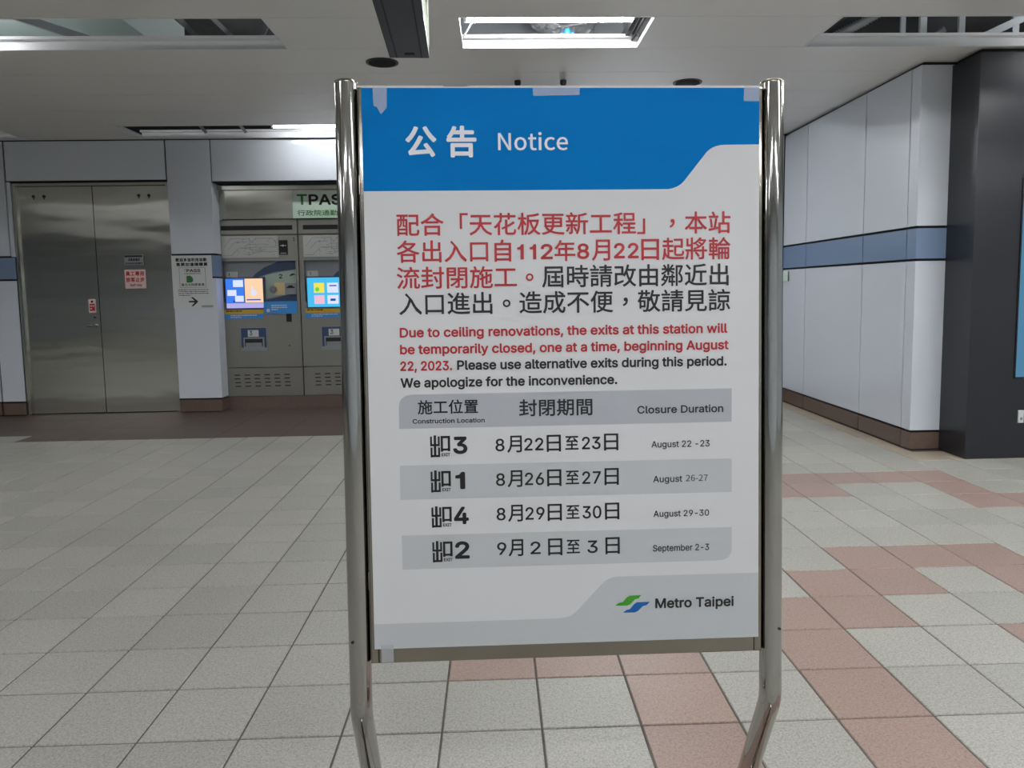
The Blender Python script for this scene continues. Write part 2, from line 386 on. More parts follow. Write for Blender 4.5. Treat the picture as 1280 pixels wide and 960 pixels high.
for j in range(-27, 22):
    for i in range(-42, 31):
        x0, y0 = GX + i * GT, GY + j * GT; x1, y1 = x0 + GT, y0 + GT
        k = tile_kind(i, j)
        if k == 'slab': continue
        if y0 > YB or x0 < -14 or (x0 > XR and y0 > 5.9): continue
        x1c = min(x1, XR) if y0 > 5.7 else x1
        if x1c - x0 < .03: continue
        p = proj((x0 + x1) / 2, (y0 + y1) / 2)
        vis = p and -60 < p[0] < 1340 and p[1] < 1010 and not (450 < p[0] < 950 and 140 < p[1] < 790)
        cells.append((y0 if vis else 1e3 + abs(y0), i, j, x0, x1c, y0, y1, k))
cells.sort(key=lambda c: (c[0], abs(c[1])))
tmesh = {}
rest = MB(); rk = ['tile_grey', 'tile_pink', 'tile_tan']
nt_ = 0
for key, i, j, x0, x1, y0, y1, k in cells:
    if nt_ < 300 and key < 1e3:
        sz = (k, round(x1 - x0, 3))
        if sz not in tmesh:
            mb = MB(); plate(mb, G2, x1 - x0 - G2, G2, GT - G2, 0)
            o = mb.build('floor_tile', M[k], floor); tmesh[sz] = o
        else:
            o = tmesh[sz].copy(); COL.objects.link(o)
        o.location = (x0, y0, random.uniform(-.0005, .0003)); o.rotation_euler = (0, 0, 0)
        nt_ += 1
    else:
        plate(rest, x0 + G2, x1 - G2, y0 + G2, y1 - G2, random.uniform(-.0005, .0003), mi=rk.index(k))
o = rest.build('floor_tiles', [M[k] for k in rk], floor); o['kind'] = 'stuff'
# brown granite slabs in front of the back wall
for a, xa in enumerate([GX - 10 * GT + .6 * n for n in range(-16, 9)]):
    xb = min(xa + .6, GX + 6 * GT)
    for b, (ya, yb) in enumerate(((GY + 16 * GT, GY + 18 * GT), (GY + 18 * GT, GY + 20 * GT), (GY + 20 * GT, YB + .25))):
        if xa < GX - 10 * GT - .1 and b == 0: ya = GY + 17 * GT
        if xb - xa < .1: continue
        mb = MB(); plate(mb, xa + .001, xb - .001, ya + .001, yb - .001, 0, .0008); mb.build('granite_slab', M['slab'], floor)

# ================================================================== CEILING
ceiling = struct(MB().box(-14, 8, -6, YB + .4, 3.75, 3.85).build('ceiling', M['concrete']))
SLOTS = [(-.184, 1.035, 4.855, 5.455), (-4.6, -1.375, 4.855, 5.455), (2.21, 5.4, 4.855, 5.455),
         (-3.715, .2, 7.855, 8.455), (.75, 2.65, 7.855, 8.455), (-8.4, -4.93, 7.855, 8.455),  # middle opening is invented, out of sight behind the board, for an extra lamp
         (2.0, 5.6, 3.655, 4.255), (-9.6, -2.1, 1.855, 2.455), (-.0, 2.6, 1.855, 2.455), (3.6, 6.2, 1.855, 2.455),  # first opening is invented, above the view, to hold two extra lamps
         (-10.2, -1.8, -1.145, -.545), (-.6, 2.0, -1.145, -.545), (3.2, 5.8, -1.145, -.545),
         (-5.6, -.3, -4.145, -3.545), (1.8, 6.9, -4.145, -3.545)]
y = 4.855 - .6 * 18
while y < YB - .02:
    y1 = min(y + .6, YB)
    cuts = sorted([(s[0], s[1]) for s in SLOTS if abs(s[2] - y) < .01])
    xs = [-14] + [v for c in cuts for v in c] + [8]
    for a in range(0, len(xs), 2):
        MB().box(xs[a], xs[a + 1], y + .0025, y1 - .0025, CZ, CZ + .025).build('ceiling_panel', M['ceil'], ceiling)
    y += .6
# openings: white edge trims with a low upstand
for n, (x0, x1, y0, y1) in enumerate(SLOTS):
    mb = MB(); h = .075
    mb.box(x0, x1, y1 - .004, y1 + .004, CZ - .004, CZ + h)
    mb.box(x0, x1, y1 - .05, y1 - .004, CZ + h - .02, CZ + h)      # inner return lip
    mb.box(x0, x1, y1 - .016, y1, CZ - .006, CZ)
    mb.box(x0, x1, y0 - .012, y0 + .004, CZ - .003, CZ + h * .5)
    mb.box(x0 - .006, x0 + .006, y0, y1, CZ - .004, CZ + .03)
    mb.box(x1 - .006, x1 + .006, y0, y1, CZ - .004, CZ + .03)
    struct(mb.build('trim_%d' % (n + 1), M['trim']))

_tm = {}
def tube_mat(p):
    if p not in _tm: _tm[p] = emitter('lit_tube', (.965, .985, 1, 1), 74 * p)
    return _tm[p]
def lamp(x0, x1, y, z, label, power=1.0, group=None):
    t = empty('fluorescent_lamp', ((x0 + x1) / 2, y, z), label, 'lamp', group)
    L = (x1 - x0) / 2
    MB().box(-L, L, -.03, .03, .035, .085).box(-L, -L + .02, -.02, .02, -.012, .04).box(L - .02, L, -.02, .02, -.012, .04).build('lamp_housing', M['trim'], t)
    MB().tube([(-L + .02, 0, 0), (L - .02, 0, 0)], .014, 12).build('lamp_tube', tube_mat(power), t)
    d = bpy.data.lights.new('lamp_light', 'AREA'); d.shape = 'RECTANGLE'; d.size = 2 * L - .05; d.size_y = .05; d.energy = LAMP_W * power * 2 * L / 1.2
    d.color = (.965, .985, 1)
    lo = bpy.data.objects.new('lamp_light', d); COL.objects.link(lo); lo.parent = t; lo.location = (0, 0, -.02)
    for s_ in (-1, 1): MB().box(s_ * L * .6 - .004, s_ * L * .6 + .004, -.004, .004, .085, 3.75 - z).build('hanger_rod', M['galv'], t)
    return t
lamp(-.16, .955, 5.15, 3.062, 'lit white tube lamp in the ceiling opening above the notice board', 1.3)
lamp(-2.25, -1.05, 8.12, 3.018, 'lit tube lamp at the right end of the ceiling opening over the ticket machines', .4)
lamp(.85, 2.0, 8.12, 3.05, 'added tube lamp near the back wall, unseen behind the blue poster header', 1.6)  # extra lamp, made up to brighten the corridor on the right
lamp(-4.55, -3.35, 5.1, 3.07, 'lit tube lamp inside the left end of the left ceiling opening', .9)
lamp(4.15, 5.3, 5.15, 3.06, 'lit tube lamp in the right ceiling opening, above the advertising cabinet', 1.3)
lamp(2.1, 3.25, 3.95, 3.05, 'added unseen tube lamp in an added opening above the view, before the right wall', .7)  # unseen lamp added to light the right wall, pillar and floor
lamp(3.6, 4.75, 3.95, 3.05, 'added unseen tube lamp in an added opening above the view, before the advertising cabinet', .6)  # its added neighbour, also unseen, brightening the right side
for xs_, yy, pw, wh in (((-9.0, -7.4, -4.4, .1, 1.35, 3.7, 4.95), 2.15, 1.0, 'first row'), ((-9.6, -8.2, -3.4, -.5, .75, 3.3, 4.5), -.85, 1.0, 'second row'), ((-5.5, -2.9, -1.6, 1.9, 3.3, 5.6), -3.85, 1.0, 'rearmost row')):
    for q_, a in enumerate(xs_):
        lamp(a, a + 1.15, yy, 3.05, 'tube lamp in the %s behind the viewer, %s from the left wall' % (wh, ('first', 'second', 'third', 'fourth', 'fifth', 'sixth', 'seventh')[q_]), pw * (1.1 if a < -6 else .8 if a < -2 else 1.4 if a > 3 else 1.1), 'tube lamps behind the viewer')

# services seen in the openings
def corrugated(path, r, amp, pitch, name, m, parent=None):
    pts = [Vector(p) for p in path]; out = []; rad = []
    for a, b in zip(pts[:-1], pts[1:]):
        n = max(1, int((b - a).length / (pitch / 2)))
        for k in range(n): out.append(a.lerp(b, k / n)); rad.append(r + amp * (1 if len(out) % 2 else -1))
    out.append(pts[-1]); rad.append(r)
    return MB().tube(out, rad, 28, cap=r < .1, smooth=True).build(name, m, parent)
arc = [(.55 + .02 * math.sin(t * 2), 5.32 + .9 * math.sin(t), 3.72 - .36 * math.sin(t * 1.0) - .1) for t in [k * .1 for k in range(0, 16)]]
tag(corrugated([(.56, 5.56, 3.45), (.56, 5.85, 3.44), (.555, 5.98, 3.48), (.55, 6.02, 3.6), (.55, 6.04, 3.72)], .28, .016, .055, 'foil_duct', M['foil']),
    'crinkled silver flexible duct in the opening above the board', 'duct')
tag(MB().tube([(.55, 5.5, 3.12), (.55, 5.5, 3.09), (.55, 5.5, 3.065)], [.018, .026, .012], 12).tube([(.50, 5.5, 3.09), (.60, 5.5, 3.09)], .008, 8).build('pipe_valve', M['valve']),
    'small blue plastic valve hanging under the silver duct', 'valve')
tag(MB().box(-.3, 1.1, 6.42, 6.8, 3.2, 3.6).box(.86, .9, 6.40, 6.82, 3.18, 3.62).box(.1, .13, 6.40, 6.82, 3.18, 3.62).build('sheet_duct', M['galv']),
    'grey sheet metal duct behind the silver duct in the middle opening', 'duct')
tag(MB().box(.94, .97, 4.9, 5.7, 3.04, 3.10).box(.99, 1.005, 5.0, 5.6, 3.02, 3.06).build('cable_tray', M['rubber']), 'black bracket at the right end of the middle ceiling opening', 'bracket')
tag(MB().tube([(-.175, 4.9, 3.0), (-.08, 5.12, 3.08), (-.172, 5.3, 3.0)], .007, 8).build('wire_clip', M['trim']), 'white bent wire clip at the left end of the middle opening', 'clip')
# right opening
hang = 'steel hangers above the right ceiling opening'
def bar(name, a, b, w, m, label, cat='hanger', group=None):
    a, b = Vector(a), Vector(b); d = (b - a).normalized(); s = d.cross(Vector((0, 1, 0)))
    s = s.normalized() if s.length > .1 else Vector((1, 0, 0)); t = d.cross(s)
    vs = [p + s * u * w + t * v * w * .25 for p in (a, b) for u, v in ((-.5, -1), (.5, -1), (.5, 1), (-.5, 1))]
    return tag(MB().add(vs, [(0, 1, 2, 3), (7, 6, 5, 4), (0, 4, 5, 1), (1, 5, 6, 2), (2, 6, 7, 3), (3, 7, 4, 0)]).build(name, m), label, cat, group)
bar('steel_hanger', (3.0, 5.62, 3.74), (3.0, 5.62, 3.02), .035, M['galv'], 'perforated dark steel hanger, leftmost upright in the right ceiling opening')
bar('steel_hanger', (3.22, 5.75, 3.74), (3.22, 5.75, 3.02), .05, M['galv'], 'grey steel upright second from left in the right ceiling opening')
bar('steel_hanger', (3.42, 5.6, 3.74), (3.42, 5.6, 3.02), .045, M['galv'], 'pale steel upright in the middle of the right ceiling opening')
bar('steel_hanger', (3.92, 5.75, 3.74), (3.92, 5.75, 3.02), .05, M['galv'], 'grey steel upright right of the middle in the right ceiling opening')
bar('steel_strut', (3.52, 5.62, 3.06), (4.1, 5.15, 3.3), .05, M['galv'], 'slanting flat steel strut across the right ceiling opening', 'strut')
tag(corrugated([(2.45, 5.5, 3.06), (2.6, 5.35, 3.12), (2.75, 5.15, 3.2), (2.85, 4.9, 3.25)], .03, .004, .02, 'flexible_conduit', M['galv']), 'bright flexible conduit at the left end of the right ceiling opening', 'conduit')
tag(MB().tube([(3.05, 5.6, 3.05), (3.2, 5.55, 3.08), (3.24, 5.5, 3.11)], [.012, .02, .022], 10).build('pipe_elbow', M['galv']), 'short pale pipe elbow lying in the right ceiling opening', 'pipe')
# left opening
tag(MB().box(-4.9, -2.62, 5.3, 6.9, 3.28, 3.6).build('insulated_duct', M['insul']), 'large white duct lit from below inside the left ceiling opening', 'duct')
bar('steel_hanger', (-3.25, 4.8, 3.12), (-2.75, 5.6, 3.08), .05, M['galv'], 'dark diagonal steel channel under the white duct at the left edge', 'hanger')
bar('steel_hanger', (-2.35, 4.85, 3.5), (-2.0, 5.6, 3.06), .035, M['galv'], 'thin steel hanger beside the white duct in the left ceiling opening')
bar('steel_hanger', (-2.05, 4.85, 3.35), (-1.75, 5.5, 3.06), .03, M['galv'], 'thin slanting steel hanger in the dark part of the left opening')
bar('steel_strut', (-1.58, 5.52, 3.05), (-1.42, 5.3, 3.2), .03, M['galv'], 'short steel strut at the right corner of the left ceiling opening', 'strut')
tag(MB().tube([(-2.45, 4.9, 3.3), (-2.2, 5.1, 3.16), (-1.9, 5.2, 3.12), (-1.5, 5.2, 3.2)], .01, 8).build('cable', M['rubber']), 'black cable sagging inside the left ceiling opening', 'cable')
# back opening
bar('steel_hanger', (-3.15, 7.9, 3.3), (-3.02, 8.4, 3.02), .03, M['galv'], 'small steel hanger in the left half of the back ceiling opening')
bar('steel_hanger', (-2.75, 7.9, 3.3), (-2.6, 8.4, 3.02), .03, M['galv'], 'small steel hanger in the middle of the back ceiling opening')
tag(MB().box(-2.2, -2.05, 8.17, 8.27, 3.03, 3.09).build('junction_box', M['trim']), 'small white junction box below the lamp over the ticket machines', 'box')

# speakers
for n, (x, y, lb) in enumerate(((-.78, 5.775, 'round black ceiling speaker left of the notice board, by the hanging sign'), (1.62, 6.37, 'round black ceiling speaker half hidden above the blue poster at right'))):
    s = empty('ceiling_speaker', (x, y, CZ), lb, 'speaker', 'round ceiling speakers')
    MB().disc((0, 0), .118, 'z', (-.006, .003), seg=32).build('speaker_ring', M['black'], s)
    mb = MB(); mb.disc((0, 0), .1, 'z', (-.009, -.005), seg=32)
    for k in range(-4, 5):
        w = math.sqrt(max(0, .095 ** 2 - (k * .021) ** 2)); mb.box(-w, w, k * .021 - .004, k * .021 + .004, -.012, -.008)
    mb.build('speaker_grille', M['blk'], s)

# hanging sign, seen from below
hs = empty('hanging_sign', (-.375, 3.3, 2.5), 'long black light box sign hanging from the ceiling at top centre', 'sign')
hs.rotation_euler = (0, 0, math.radians(2.4))
MB().box(-.1, .1, -1.2, .74, 0, .42).build('sign_case', M['black'], hs)
for xa in (-.066, .060): MB().box(xa, xa + .006, -1.2, .73, -.003, .002).build('bottom_groove', M['blk'], hs)
MB().box(-.02, .03, .66, .69, -.002, .002).build('bottom_label', M['blk'], hs)
MB().box(.1, .104, -1.17, .70, .05, .40).build('lit_face', M['signface'], hs)
for ya, yb in ((.3, .5), (-.2, .1)): MB().box(.104, .106, ya, yb, .12, .32).build('face_print', M['i_dgreen'], hs)
for yy in (-.9, .5): MB().tube([(0, yy, .42), (0, yy, .479)], .012, 10).build('hanger_rod', M['black'], hs)
hs2 = empty('hanging_sign', (.41, 6.285, 2.5), 'black hanging sign behind the board, only its two ceiling rods showing over the poster', 'sign')
for x in (-.184, .182):
    MB().tube([(x, 0, .3), (x, 0, .44), (x, 0, .455), (x, 0, .478)], [.02, .02, .026, .026], 16).build('hanger_rod', M['black'], hs2)
MB().box(-.5, .5, -.06, .06, 0, .3).build('sign_case', M['black'], hs2)

# ================================================================== WALLS
JT = .006
def panel_y(parent, x0, x1, z0, z1, m, name='wall_panel', y=YB):
    return MB().bevbox(x0 + JT * 1.5, x1 - JT * 1.5, y, y + .02, z0 + JT * 1.6, z1 - JT * 1.6, .002).build(name, M[m], parent)
Z0, Z1, Z2, ZH = .15, 1.494, 1.745, 2.49
wb = struct(MB().box(-14, -5.19, YB + .025, YB + .3, 0, 3.75).box(-5.19, -3.50, YB + .2, YB + .3, 0, 3.75).box(-5.19, -3.50, YB + .025, YB + .2, 2.535, 3.75)
            .box(-3.50, -3.075, YB + .025, YB + .3, 0, 3.75).box(-3.075, -1.23, YB + .025, YB + .3, 2.52, 3.75)
            .box(-3.075, -1.23, YB + .9, YB + 1.0, 0, 2.6).box(-3.075, -1.23, YB + .3, YB + 1.0, 2.52, 2.6).box(-3.1, -3.075, YB + .3, YB + 1, 0, 2.6).box(-1.23, -1.2, YB + .3, YB + 1, 0, 2.6)
            .box(-1.23, 8, YB + .025, YB + .3, 0, 3.75).build('wall_back', M['joint']))
xs = [-14, -12.8, -11.6, -10.4, -9.14, -7.9, -6.67, -5.44, -5.185]
for a, b in zip(xs[:-1], xs[1:]):
    panel_y(wb, a, b, Z0, Z1, 'white'); panel_y(wb, a, b, Z1, Z2, 'blue', 'stripe_panel'); panel_y(wb, a, b, 0, Z0, 'base', 'base_stone')
    if b < -5.3: panel_y(wb, a, b, Z2, CZ, 'white')
panel_y(wb, -5.44, -5.225, Z2, CZ, 'white'); 
panel_y(wb, -5.225, -3.516, 2.545, CZ, 'white'); MB().box(-5.22, -5.189, YB, YB + .025, Z2, 2.54).build('wall_panel', M['white'], wb)
# pillar between door and machines (wraps round its right edge)
def wrap(z0, z1, m, name):
    z0 += JT * .6; z1 -= JT * .6
    MB().box(-3.516 + JT * 1.5, -3.039, YB, YB + .025, z0 + JT, z1 - JT).box(-3.059, -3.039, YB + .025, YB + .28, z0 + JT, z1 - JT).build(name, M[m], wb)
wrap(Z2, CZ, 'white', 'wall_panel'); wrap(Z1, Z2, 'blue', 'stripe_panel'); wrap(Z0, Z1, 'white', 'wall_panel'); wrap(0, Z0, 'base', 'base_stone')
MB().box(-3.52, -3.516, YB + .025, YB + .2, 0, 2.54).build('wall_panel', M['steel'], wb)
panel_y(wb, -3.036, -1.22, ZH + .03, CZ, 'white')
xs = [-1.22, -.9, .335, 1.57, 2.8, XR]
for a, b in zip(xs[:-1], xs[1:]):
    panel_y(wb, a, b, Z0, Z1, 'white'); panel_y(wb, a, b, Z1, Z2, 'blue', 'stripe_panel'); panel_y(wb, a, b, 0, Z0, 'base', 'base_stone'); panel_y(wb, a, b, Z2, CZ, 'white')
# right wall
wr = struct(MB().box(XR + .025, XR + .3, 5.84, YB + .025, 0, 3.75).build('wall_right', M['joint']))
def panel_x(y0, y1, z0, z1, m, name):
    c = .002; j = JT; k = JT * 1.6
    vs = [(XR + .025, y1 - j, z0 + k), (XR + .025, y0 + j, z0 + k), (XR + .025, y0 + j, z1 - k), (XR + .025, y1 - j, z1 - k),
          (XR + c, y1 - j, z0 + k), (XR + c, y0 + j, z0 + k), (XR + c, y0 + j, z1 - k), (XR + c, y1 - j, z1 - k),
          (XR, y1 - j - c, z0 + k + c), (XR, y0 + j + c, z0 + k + c), (XR, y0 + j + c, z1 - k - c), (XR, y1 - j - c, z1 - k - c)]
    MB().add(vs, [(0, 3, 2, 1), (0, 1, 5, 4), (1, 2, 6, 5), (2, 3, 7, 6), (3, 0, 4, 7), (4, 5, 9, 8), (5, 6, 10, 9), (6, 7, 11, 10), (7, 4, 8, 11), (8, 9, 10, 11)]).build(name, M[m], wr)
TOP = CZ - .012
for a, b in ((5.955, 6.672), (6.672, 7.905), (7.905, YB)):
    panel_x(a, b, Z0, Z1, 'white', 'wall_panel'); panel_x(a, b, Z1, Z2, 'blue', 'stripe_panel'); panel_x(a, b, Z2, TOP, 'white', 'wall_panel'); panel_x(a, b, 0, Z0, 'base', 'base_stone')
def corner(z0, z1, m, name):
    z0 += JT * .6; z1 -= JT * .6
    MB().box(XR, 3.534, 5.82, 5.84, z0 + JT, z1 - JT).box(XR, XR + .025, 5.84, 5.955 - JT, z0 + JT, z1 - JT).build(name, M[m], wr)
corner(Z0, Z1, 'white', 'wall_panel'); corner(Z1, Z2, 'blue', 'stripe_panel'); corner(Z2, TOP - .004, 'white', 'wall_panel'); corner(0, Z0, 'base', 'base_stone')
# rest of the hall, behind and beside the viewer
for nm, bx in (('wall_left', (-14.2, -14, -6, YB + .3)), ('wall_front', (-14.2, 8.2, -6.2, -6)), ('wall_far_right', (8, 8.2, -6, YB + .3))):
    w = struct(MB().box(bx[0], bx[1], bx[2], bx[3], 0, 3.85).build(nm, M['white']))
# small sign on the right wall
tag(MB().box(XR - .012, XR, 8.34, 8.52, 1.36, 1.47, 0).box(XR - .014, XR - .011, 8.33, 8.345, 1.36, 1.47, 1).build('wall_sign', [M['lgreen'], M['black']]),
    'small pale green sign under the blue stripe of the right wall', 'sign')

# ================================================================== DOOR
door = struct(MB().box(-5.19, -5.15, YB + .03, YB + .12, 0, 2.53).box(-3.545, -3.516, YB + .03, YB + .12, 0, 2.53).box(-5.15, -3.545, YB + .03, YB + .12, 2.502, 2.53).build('door_1', M['steel']))
MB().box(-5.15, -4.349, YB + .06, YB + .1, .012, 2.498).build('door_leaf', M['steel'], door)
MB().box(-4.341, -3.547, YB + .06, YB + .1, .012, 2.498).build('door_leaf', M['steel'], door)
MB().box(-5.15, -3.55, YB + .09, YB + .11, 0, 2.5).build('door_stop', M['blk'], door)
YD = YB + .06
for x in (-4.974, -4.861, -3.847, -3.738):
    MB().disc((x, 2.394), .016, 'y', (YD - .006, YD), seg=14).box(x - .004, x + .004, YD - .004, YD, 2.36, 2.38).build('closer_bolt', M['black'], door)
dh = MB().disc((-4.405, .988), .026, 'y', (YD - .008, YD), seg=18).tube([(-4.405, YD - .005, .988), (-4.405, YD - .05, .988), (-4.415, YD - .056, .988), (-4.47, YD - .056, .985)], .013, 10).build('door_handle', M['steel_pol'], door)
MB().disc((-4.40, 1.075), .013, 'y', (YD - .012, YD), seg=12).build('keyhole', M['black'], door)
YS = YD - .002
s1 = tag(MB().box(-4.045, -3.83, YS, YD, 1.643, 1.755).build('door_plate', M['galv']), 'small grey name plate with black top bar on right door leaf', 'sign')
MB().box(-4.040, -3.85, YS - .001, YS, 1.727, 1.747).box(-3.836, -3.829, YS - .001, YS, 1.643, 1.745).build('black_bar', M['i_black'], s1)
mb = MB(); dashes(mb, -4.0, -3.88, 1.685, 1.715, 1, YS - .0012, 3, .9); dashes(mb, -4.03, -3.85, 1.65, 1.672, 1, YS - .0012, 4, .7); mb.build('lettering', M['i_black'], s1)
s2 = tag(MB().box(-4.052, -3.825, YS, YD, 1.385, 1.592).build('door_notice', M['pink']), 'pale pink staff only notice with red characters on right door leaf', 'sign')
mb = MB(); write(mb, 'cells', '員工專用', 'cjk', .0018, -4.042, -3.836, 1.572, 1.522, YS - .001); write(mb, 'cells', '旅客止步', 'cjk', .0018, -4.042, -3.836, 1.505, 1.455, YS - .001)
mb.build('red_lettering', M['i_red'], s2)
mb = MB(); write(mb, 'latin', 'Staff Only', 'inter', .001, -4.0, -3.87, 1.435, 1.41, YS - .001); mb.build('black_lettering', M['i_black'], s2)
s3 = tag(MB().box(-4.463, -4.385, YS, YD, 1.125, 1.275).build('warning_sticker', M['pink']), 'small red warning sticker above the door handle', 'sticker')
MB().box(-4.453, -4.395, YS - .001, YS, 1.145, 1.225).build('red_field', M['i_red'], s3)
MB().disc((-4.424, 1.247), .014, 'y', (YS - .001, YS), seg=12).build('pictogram', M['i_black'], s3)
mb = MB(); dashes(mb, -4.447, -4.401, 1.155, 1.215, 2, YS - .0015, 5, .4); mb.build('lettering', M['pink'], s3)

# ================================================================== TICKET MACHINES
YM = YB + .2
hp = struct(MB().box(-3.075, -1.25, YM, YM + .03, 2.14, 2.455).box(-3.075, -1.25, YM - .04, YM - .01, 2.458, 2.515).build('trim_20', M['steel']))
kp = struct(MB().box(-3.075, -1.25, YM + .0, YM + .04, 0, .138).build('trim_21', M['base']))
sg = tag(MB().box(-2.22, -1.33, YM - .02, YM - .001, 2.14, 2.437).build('header_sign', M['lgreen']), 'pale green sign with bold green and black lettering over the ticket machines', 'sign')
mb = MB(); write(mb, 'latin', 'T', 'inter', .005, -2.17, -2.055, 2.405, 2.288, YM - .0215); mb.build('green_letter', M['i_dgreen'], sg)
mb = MB(); write(mb, 'latin', 'PASS', 'inter', .006, -2.04, -1.55, 2.402, 2.284, YM - .0215); mb.build('black_lettering', M['i_black'], sg)
mb = MB(); write(mb, 'cells', '行政院通勤月票', 'cjk', .001, -2.17, -1.54, 2.226, 2.166, YM - .0215); mb.build('green_lettering', M['i_dgreen'], sg)

def machine(x0, label, second=False):
    t = empty('ticket_machine', (x0, YM, .138), label, 'ticket machine', 'ticket vending machines')
    W = .905
    def P(mb, name, m, par=t, dz=-.138): return mb.build(name, M[m], par, shift(0, 0, dz))
    f = 0.0
    # body with a recess (x .055-.865, z 1.218-1.675)
    P(MB().box(.004, W - .004, .12, .6, .138, 1.96).box(.004, W - .004, f, .12, .475, 1.212).box(.004, W - .004, f, .12, 1.682, 1.958)
      .box(.004, .055, f, .12, 1.212, 1.682).box(.868, W - .004, f, .12, 1.212, 1.682), 'body', 'mach')
    P(MB().bevbox(.004, W - .004, f, .12, .142, .468, .003), 'lower_door', 'mach')
    tp = P(MB().bevbox(.004, W - .004, f - .004, .5, 1.966, 2.13, .004), 'top_panel', 'mach')
    P(MB().box(.06, .85, f - .006, f - .003, 2.016, 2.066), 'display_slot', 'blk')
    P(MB().box(.05, .875, f - .006, 0, 1.674, 1.688), 'recess_ledge', 'galv')
    mp = P(MB().box(.055, .685, f - .003, 0, 1.712, 1.952), 'route_map', 'label_dim')
    mb = MB(); r = random.Random(11); yl = f - .004
    def ln(pts, w=.004):
        for (xa, za), (xb, zb) in zip(pts[:-1], pts[1:]):
            d = math.hypot(xb - xa, zb - za); nx, nz = -(zb - za) / d * w / 2, (xb - xa) / d * w / 2
            mb.add([(xa + nx, yl, za + nz), (xb + nx, yl, zb + nz), (xb - nx, yl, zb - nz), (xa - nx, yl, za - nz)], [(3, 2, 1, 0)])
    ln([(.085, 1.83), (.16, 1.925), (.36, 1.925), (.38, 1.9)]); ln([(.42, 1.925), (.62, 1.925), (.66, 1.89), (.66, 1.84)])
    ln([(.07, 1.735), (.16, 1.735), (.25, 1.82), (.66, 1.828)]); ln([(.13, 1.8), (.2, 1.88), (.34, 1.885)]); ln([(.37, 1.93), (.37, 1.82), (.42, 1.76)])
    ln([(.3, 1.75), (.38, 1.745), (.46, 1.78), (.66, 1.775)]); ln([(.34, 1.86), (.56, 1.86)]); ln([(.36, 1.8), (.55, 1.8)])
    for k in range(46):
        xx, zz = r.uniform(.22, .66), r.choice([1.74, 1.765, 1.785, 1.81, 1.84, 1.85, 1.875, 1.89, 1.91]); w = r.uniform(.008, .03)
        mb.add([(xx, yl, zz), (xx + w, yl, zz), (xx + w, yl, zz + .005), (xx, yl, zz + .005)], [(0, 1, 2, 3)])
    P(mb, 'map_lines', 'i_grey', mp)
    b = P(MB().box(.695, .79, f - .012, 0, 1.74, 1.9), 'card_reader', 'blk')
    mb = MB(); mb.disc((.742, 1.84), .012, 'y', (f - .013, f - .012), seg=10); dashes(mb, .71, .778, 1.832, 1.85, 1, f - .0125, 9); mb.box(.71, .775, f - .0125, f - .012, 1.752, 1.76); P(mb, 'reader_print', 'label_dim', b)
    mb = MB(); write(mb, 'latin', '3', 'inter', .001, .85, .872, 1.93, 1.89, f - .002); P(mb, 'number', 'i_black')
    # recess: back, swoosh prints, screen
    rc = P(MB().box(.055, .868, .05, .12, 1.212, 1.682), 'recess_panel', 'mach_grey')
    P(MB().poly([(.3, 1.42), (.45, 1.50), (.6, 1.545), (.866, 1.58), (.866, 1.67), (.66, 1.665), (.5, 1.60), (.4, 1.53)][::-1], .048, .05), 'dark_swoosh', 'navy', rc)
    P(MB().poly([(.5, 1.215), (.866, 1.215), (.866, 1.31), (.7, 1.28), (.52, 1.24)][::-1], .048, .05), 'lower_swoosh', 'navy', rc)
    P(MB().poly([(.51, 1.25), (.62, 1.28), (.866, 1.33), (.866, 1.57), (.7, 1.55), (.51, 1.51)][::-1], .046, .048), 'pale_panel', 'sage', rc)
    P(MB().box(.61, .73, .044, .046, 1.29, 1.43), 'peach_panel', 'peach', rc)
    mb = MB(); write(mb, 'latin', '2', 'inter', .002, .665, .705, 1.525, 1.475, .044)
    mb.add([(.78, .045, 1.50), (.80, .045, 1.525), (.83, .045, 1.53), (.862, .045, 1.51), (.84, .045, 1.515), (.81, .045, 1.505)], [(0, 1, 2, 3, 4, 5)]); P(mb, 'panel_print', 'i_black', rc)
    P(MB().box(.08, .2, .03, .05, 1.487, 1.558), 'step_label', 'label_dim', rc)
    mb = MB(); write(mb, 'latin', '1', 'inter', .001, .108, .12, 1.545, 1.505, .028); P(mb, 'number', 'i_black', rc)
    P(MB().disc((.60, 1.352), .04, 'y', (.02, .05), seg=22).disc((.60, 1.352), .026, 'y', (.01, .02), seg=22), 'coin_slot', 'steel_pol', rc)
    P(MB().box(.735, .862, .01, .05, 1.295, 1.42), 'note_slot', 'mach_grey', rc)
    P(MB().box(.755, .845, .006, .012, 1.365, 1.38).box(.775, .825, .006, .012, 1.38, 1.395), 'slot_mouth', 'blk', rc)
    sc = P(MB().box(.072, .508, -.012, .06, 1.132, 1.492), 'screen_frame', 'scr_dark' if 0 else 'navy')
    xs0, xs1, zs0, zs1, ys = .084, .496, 1.148, 1.478, -.0135
    def R(mb, xa, xb, za, zb, dy=0): return mb.box(xs0 + xa * (xs1 - xs0), xs0 + xb * (xs1 - xs0), ys - dy, ys - dy + .001, zs0 + za * (zs1 - zs0), zs0 + zb * (zs1 - zs0))
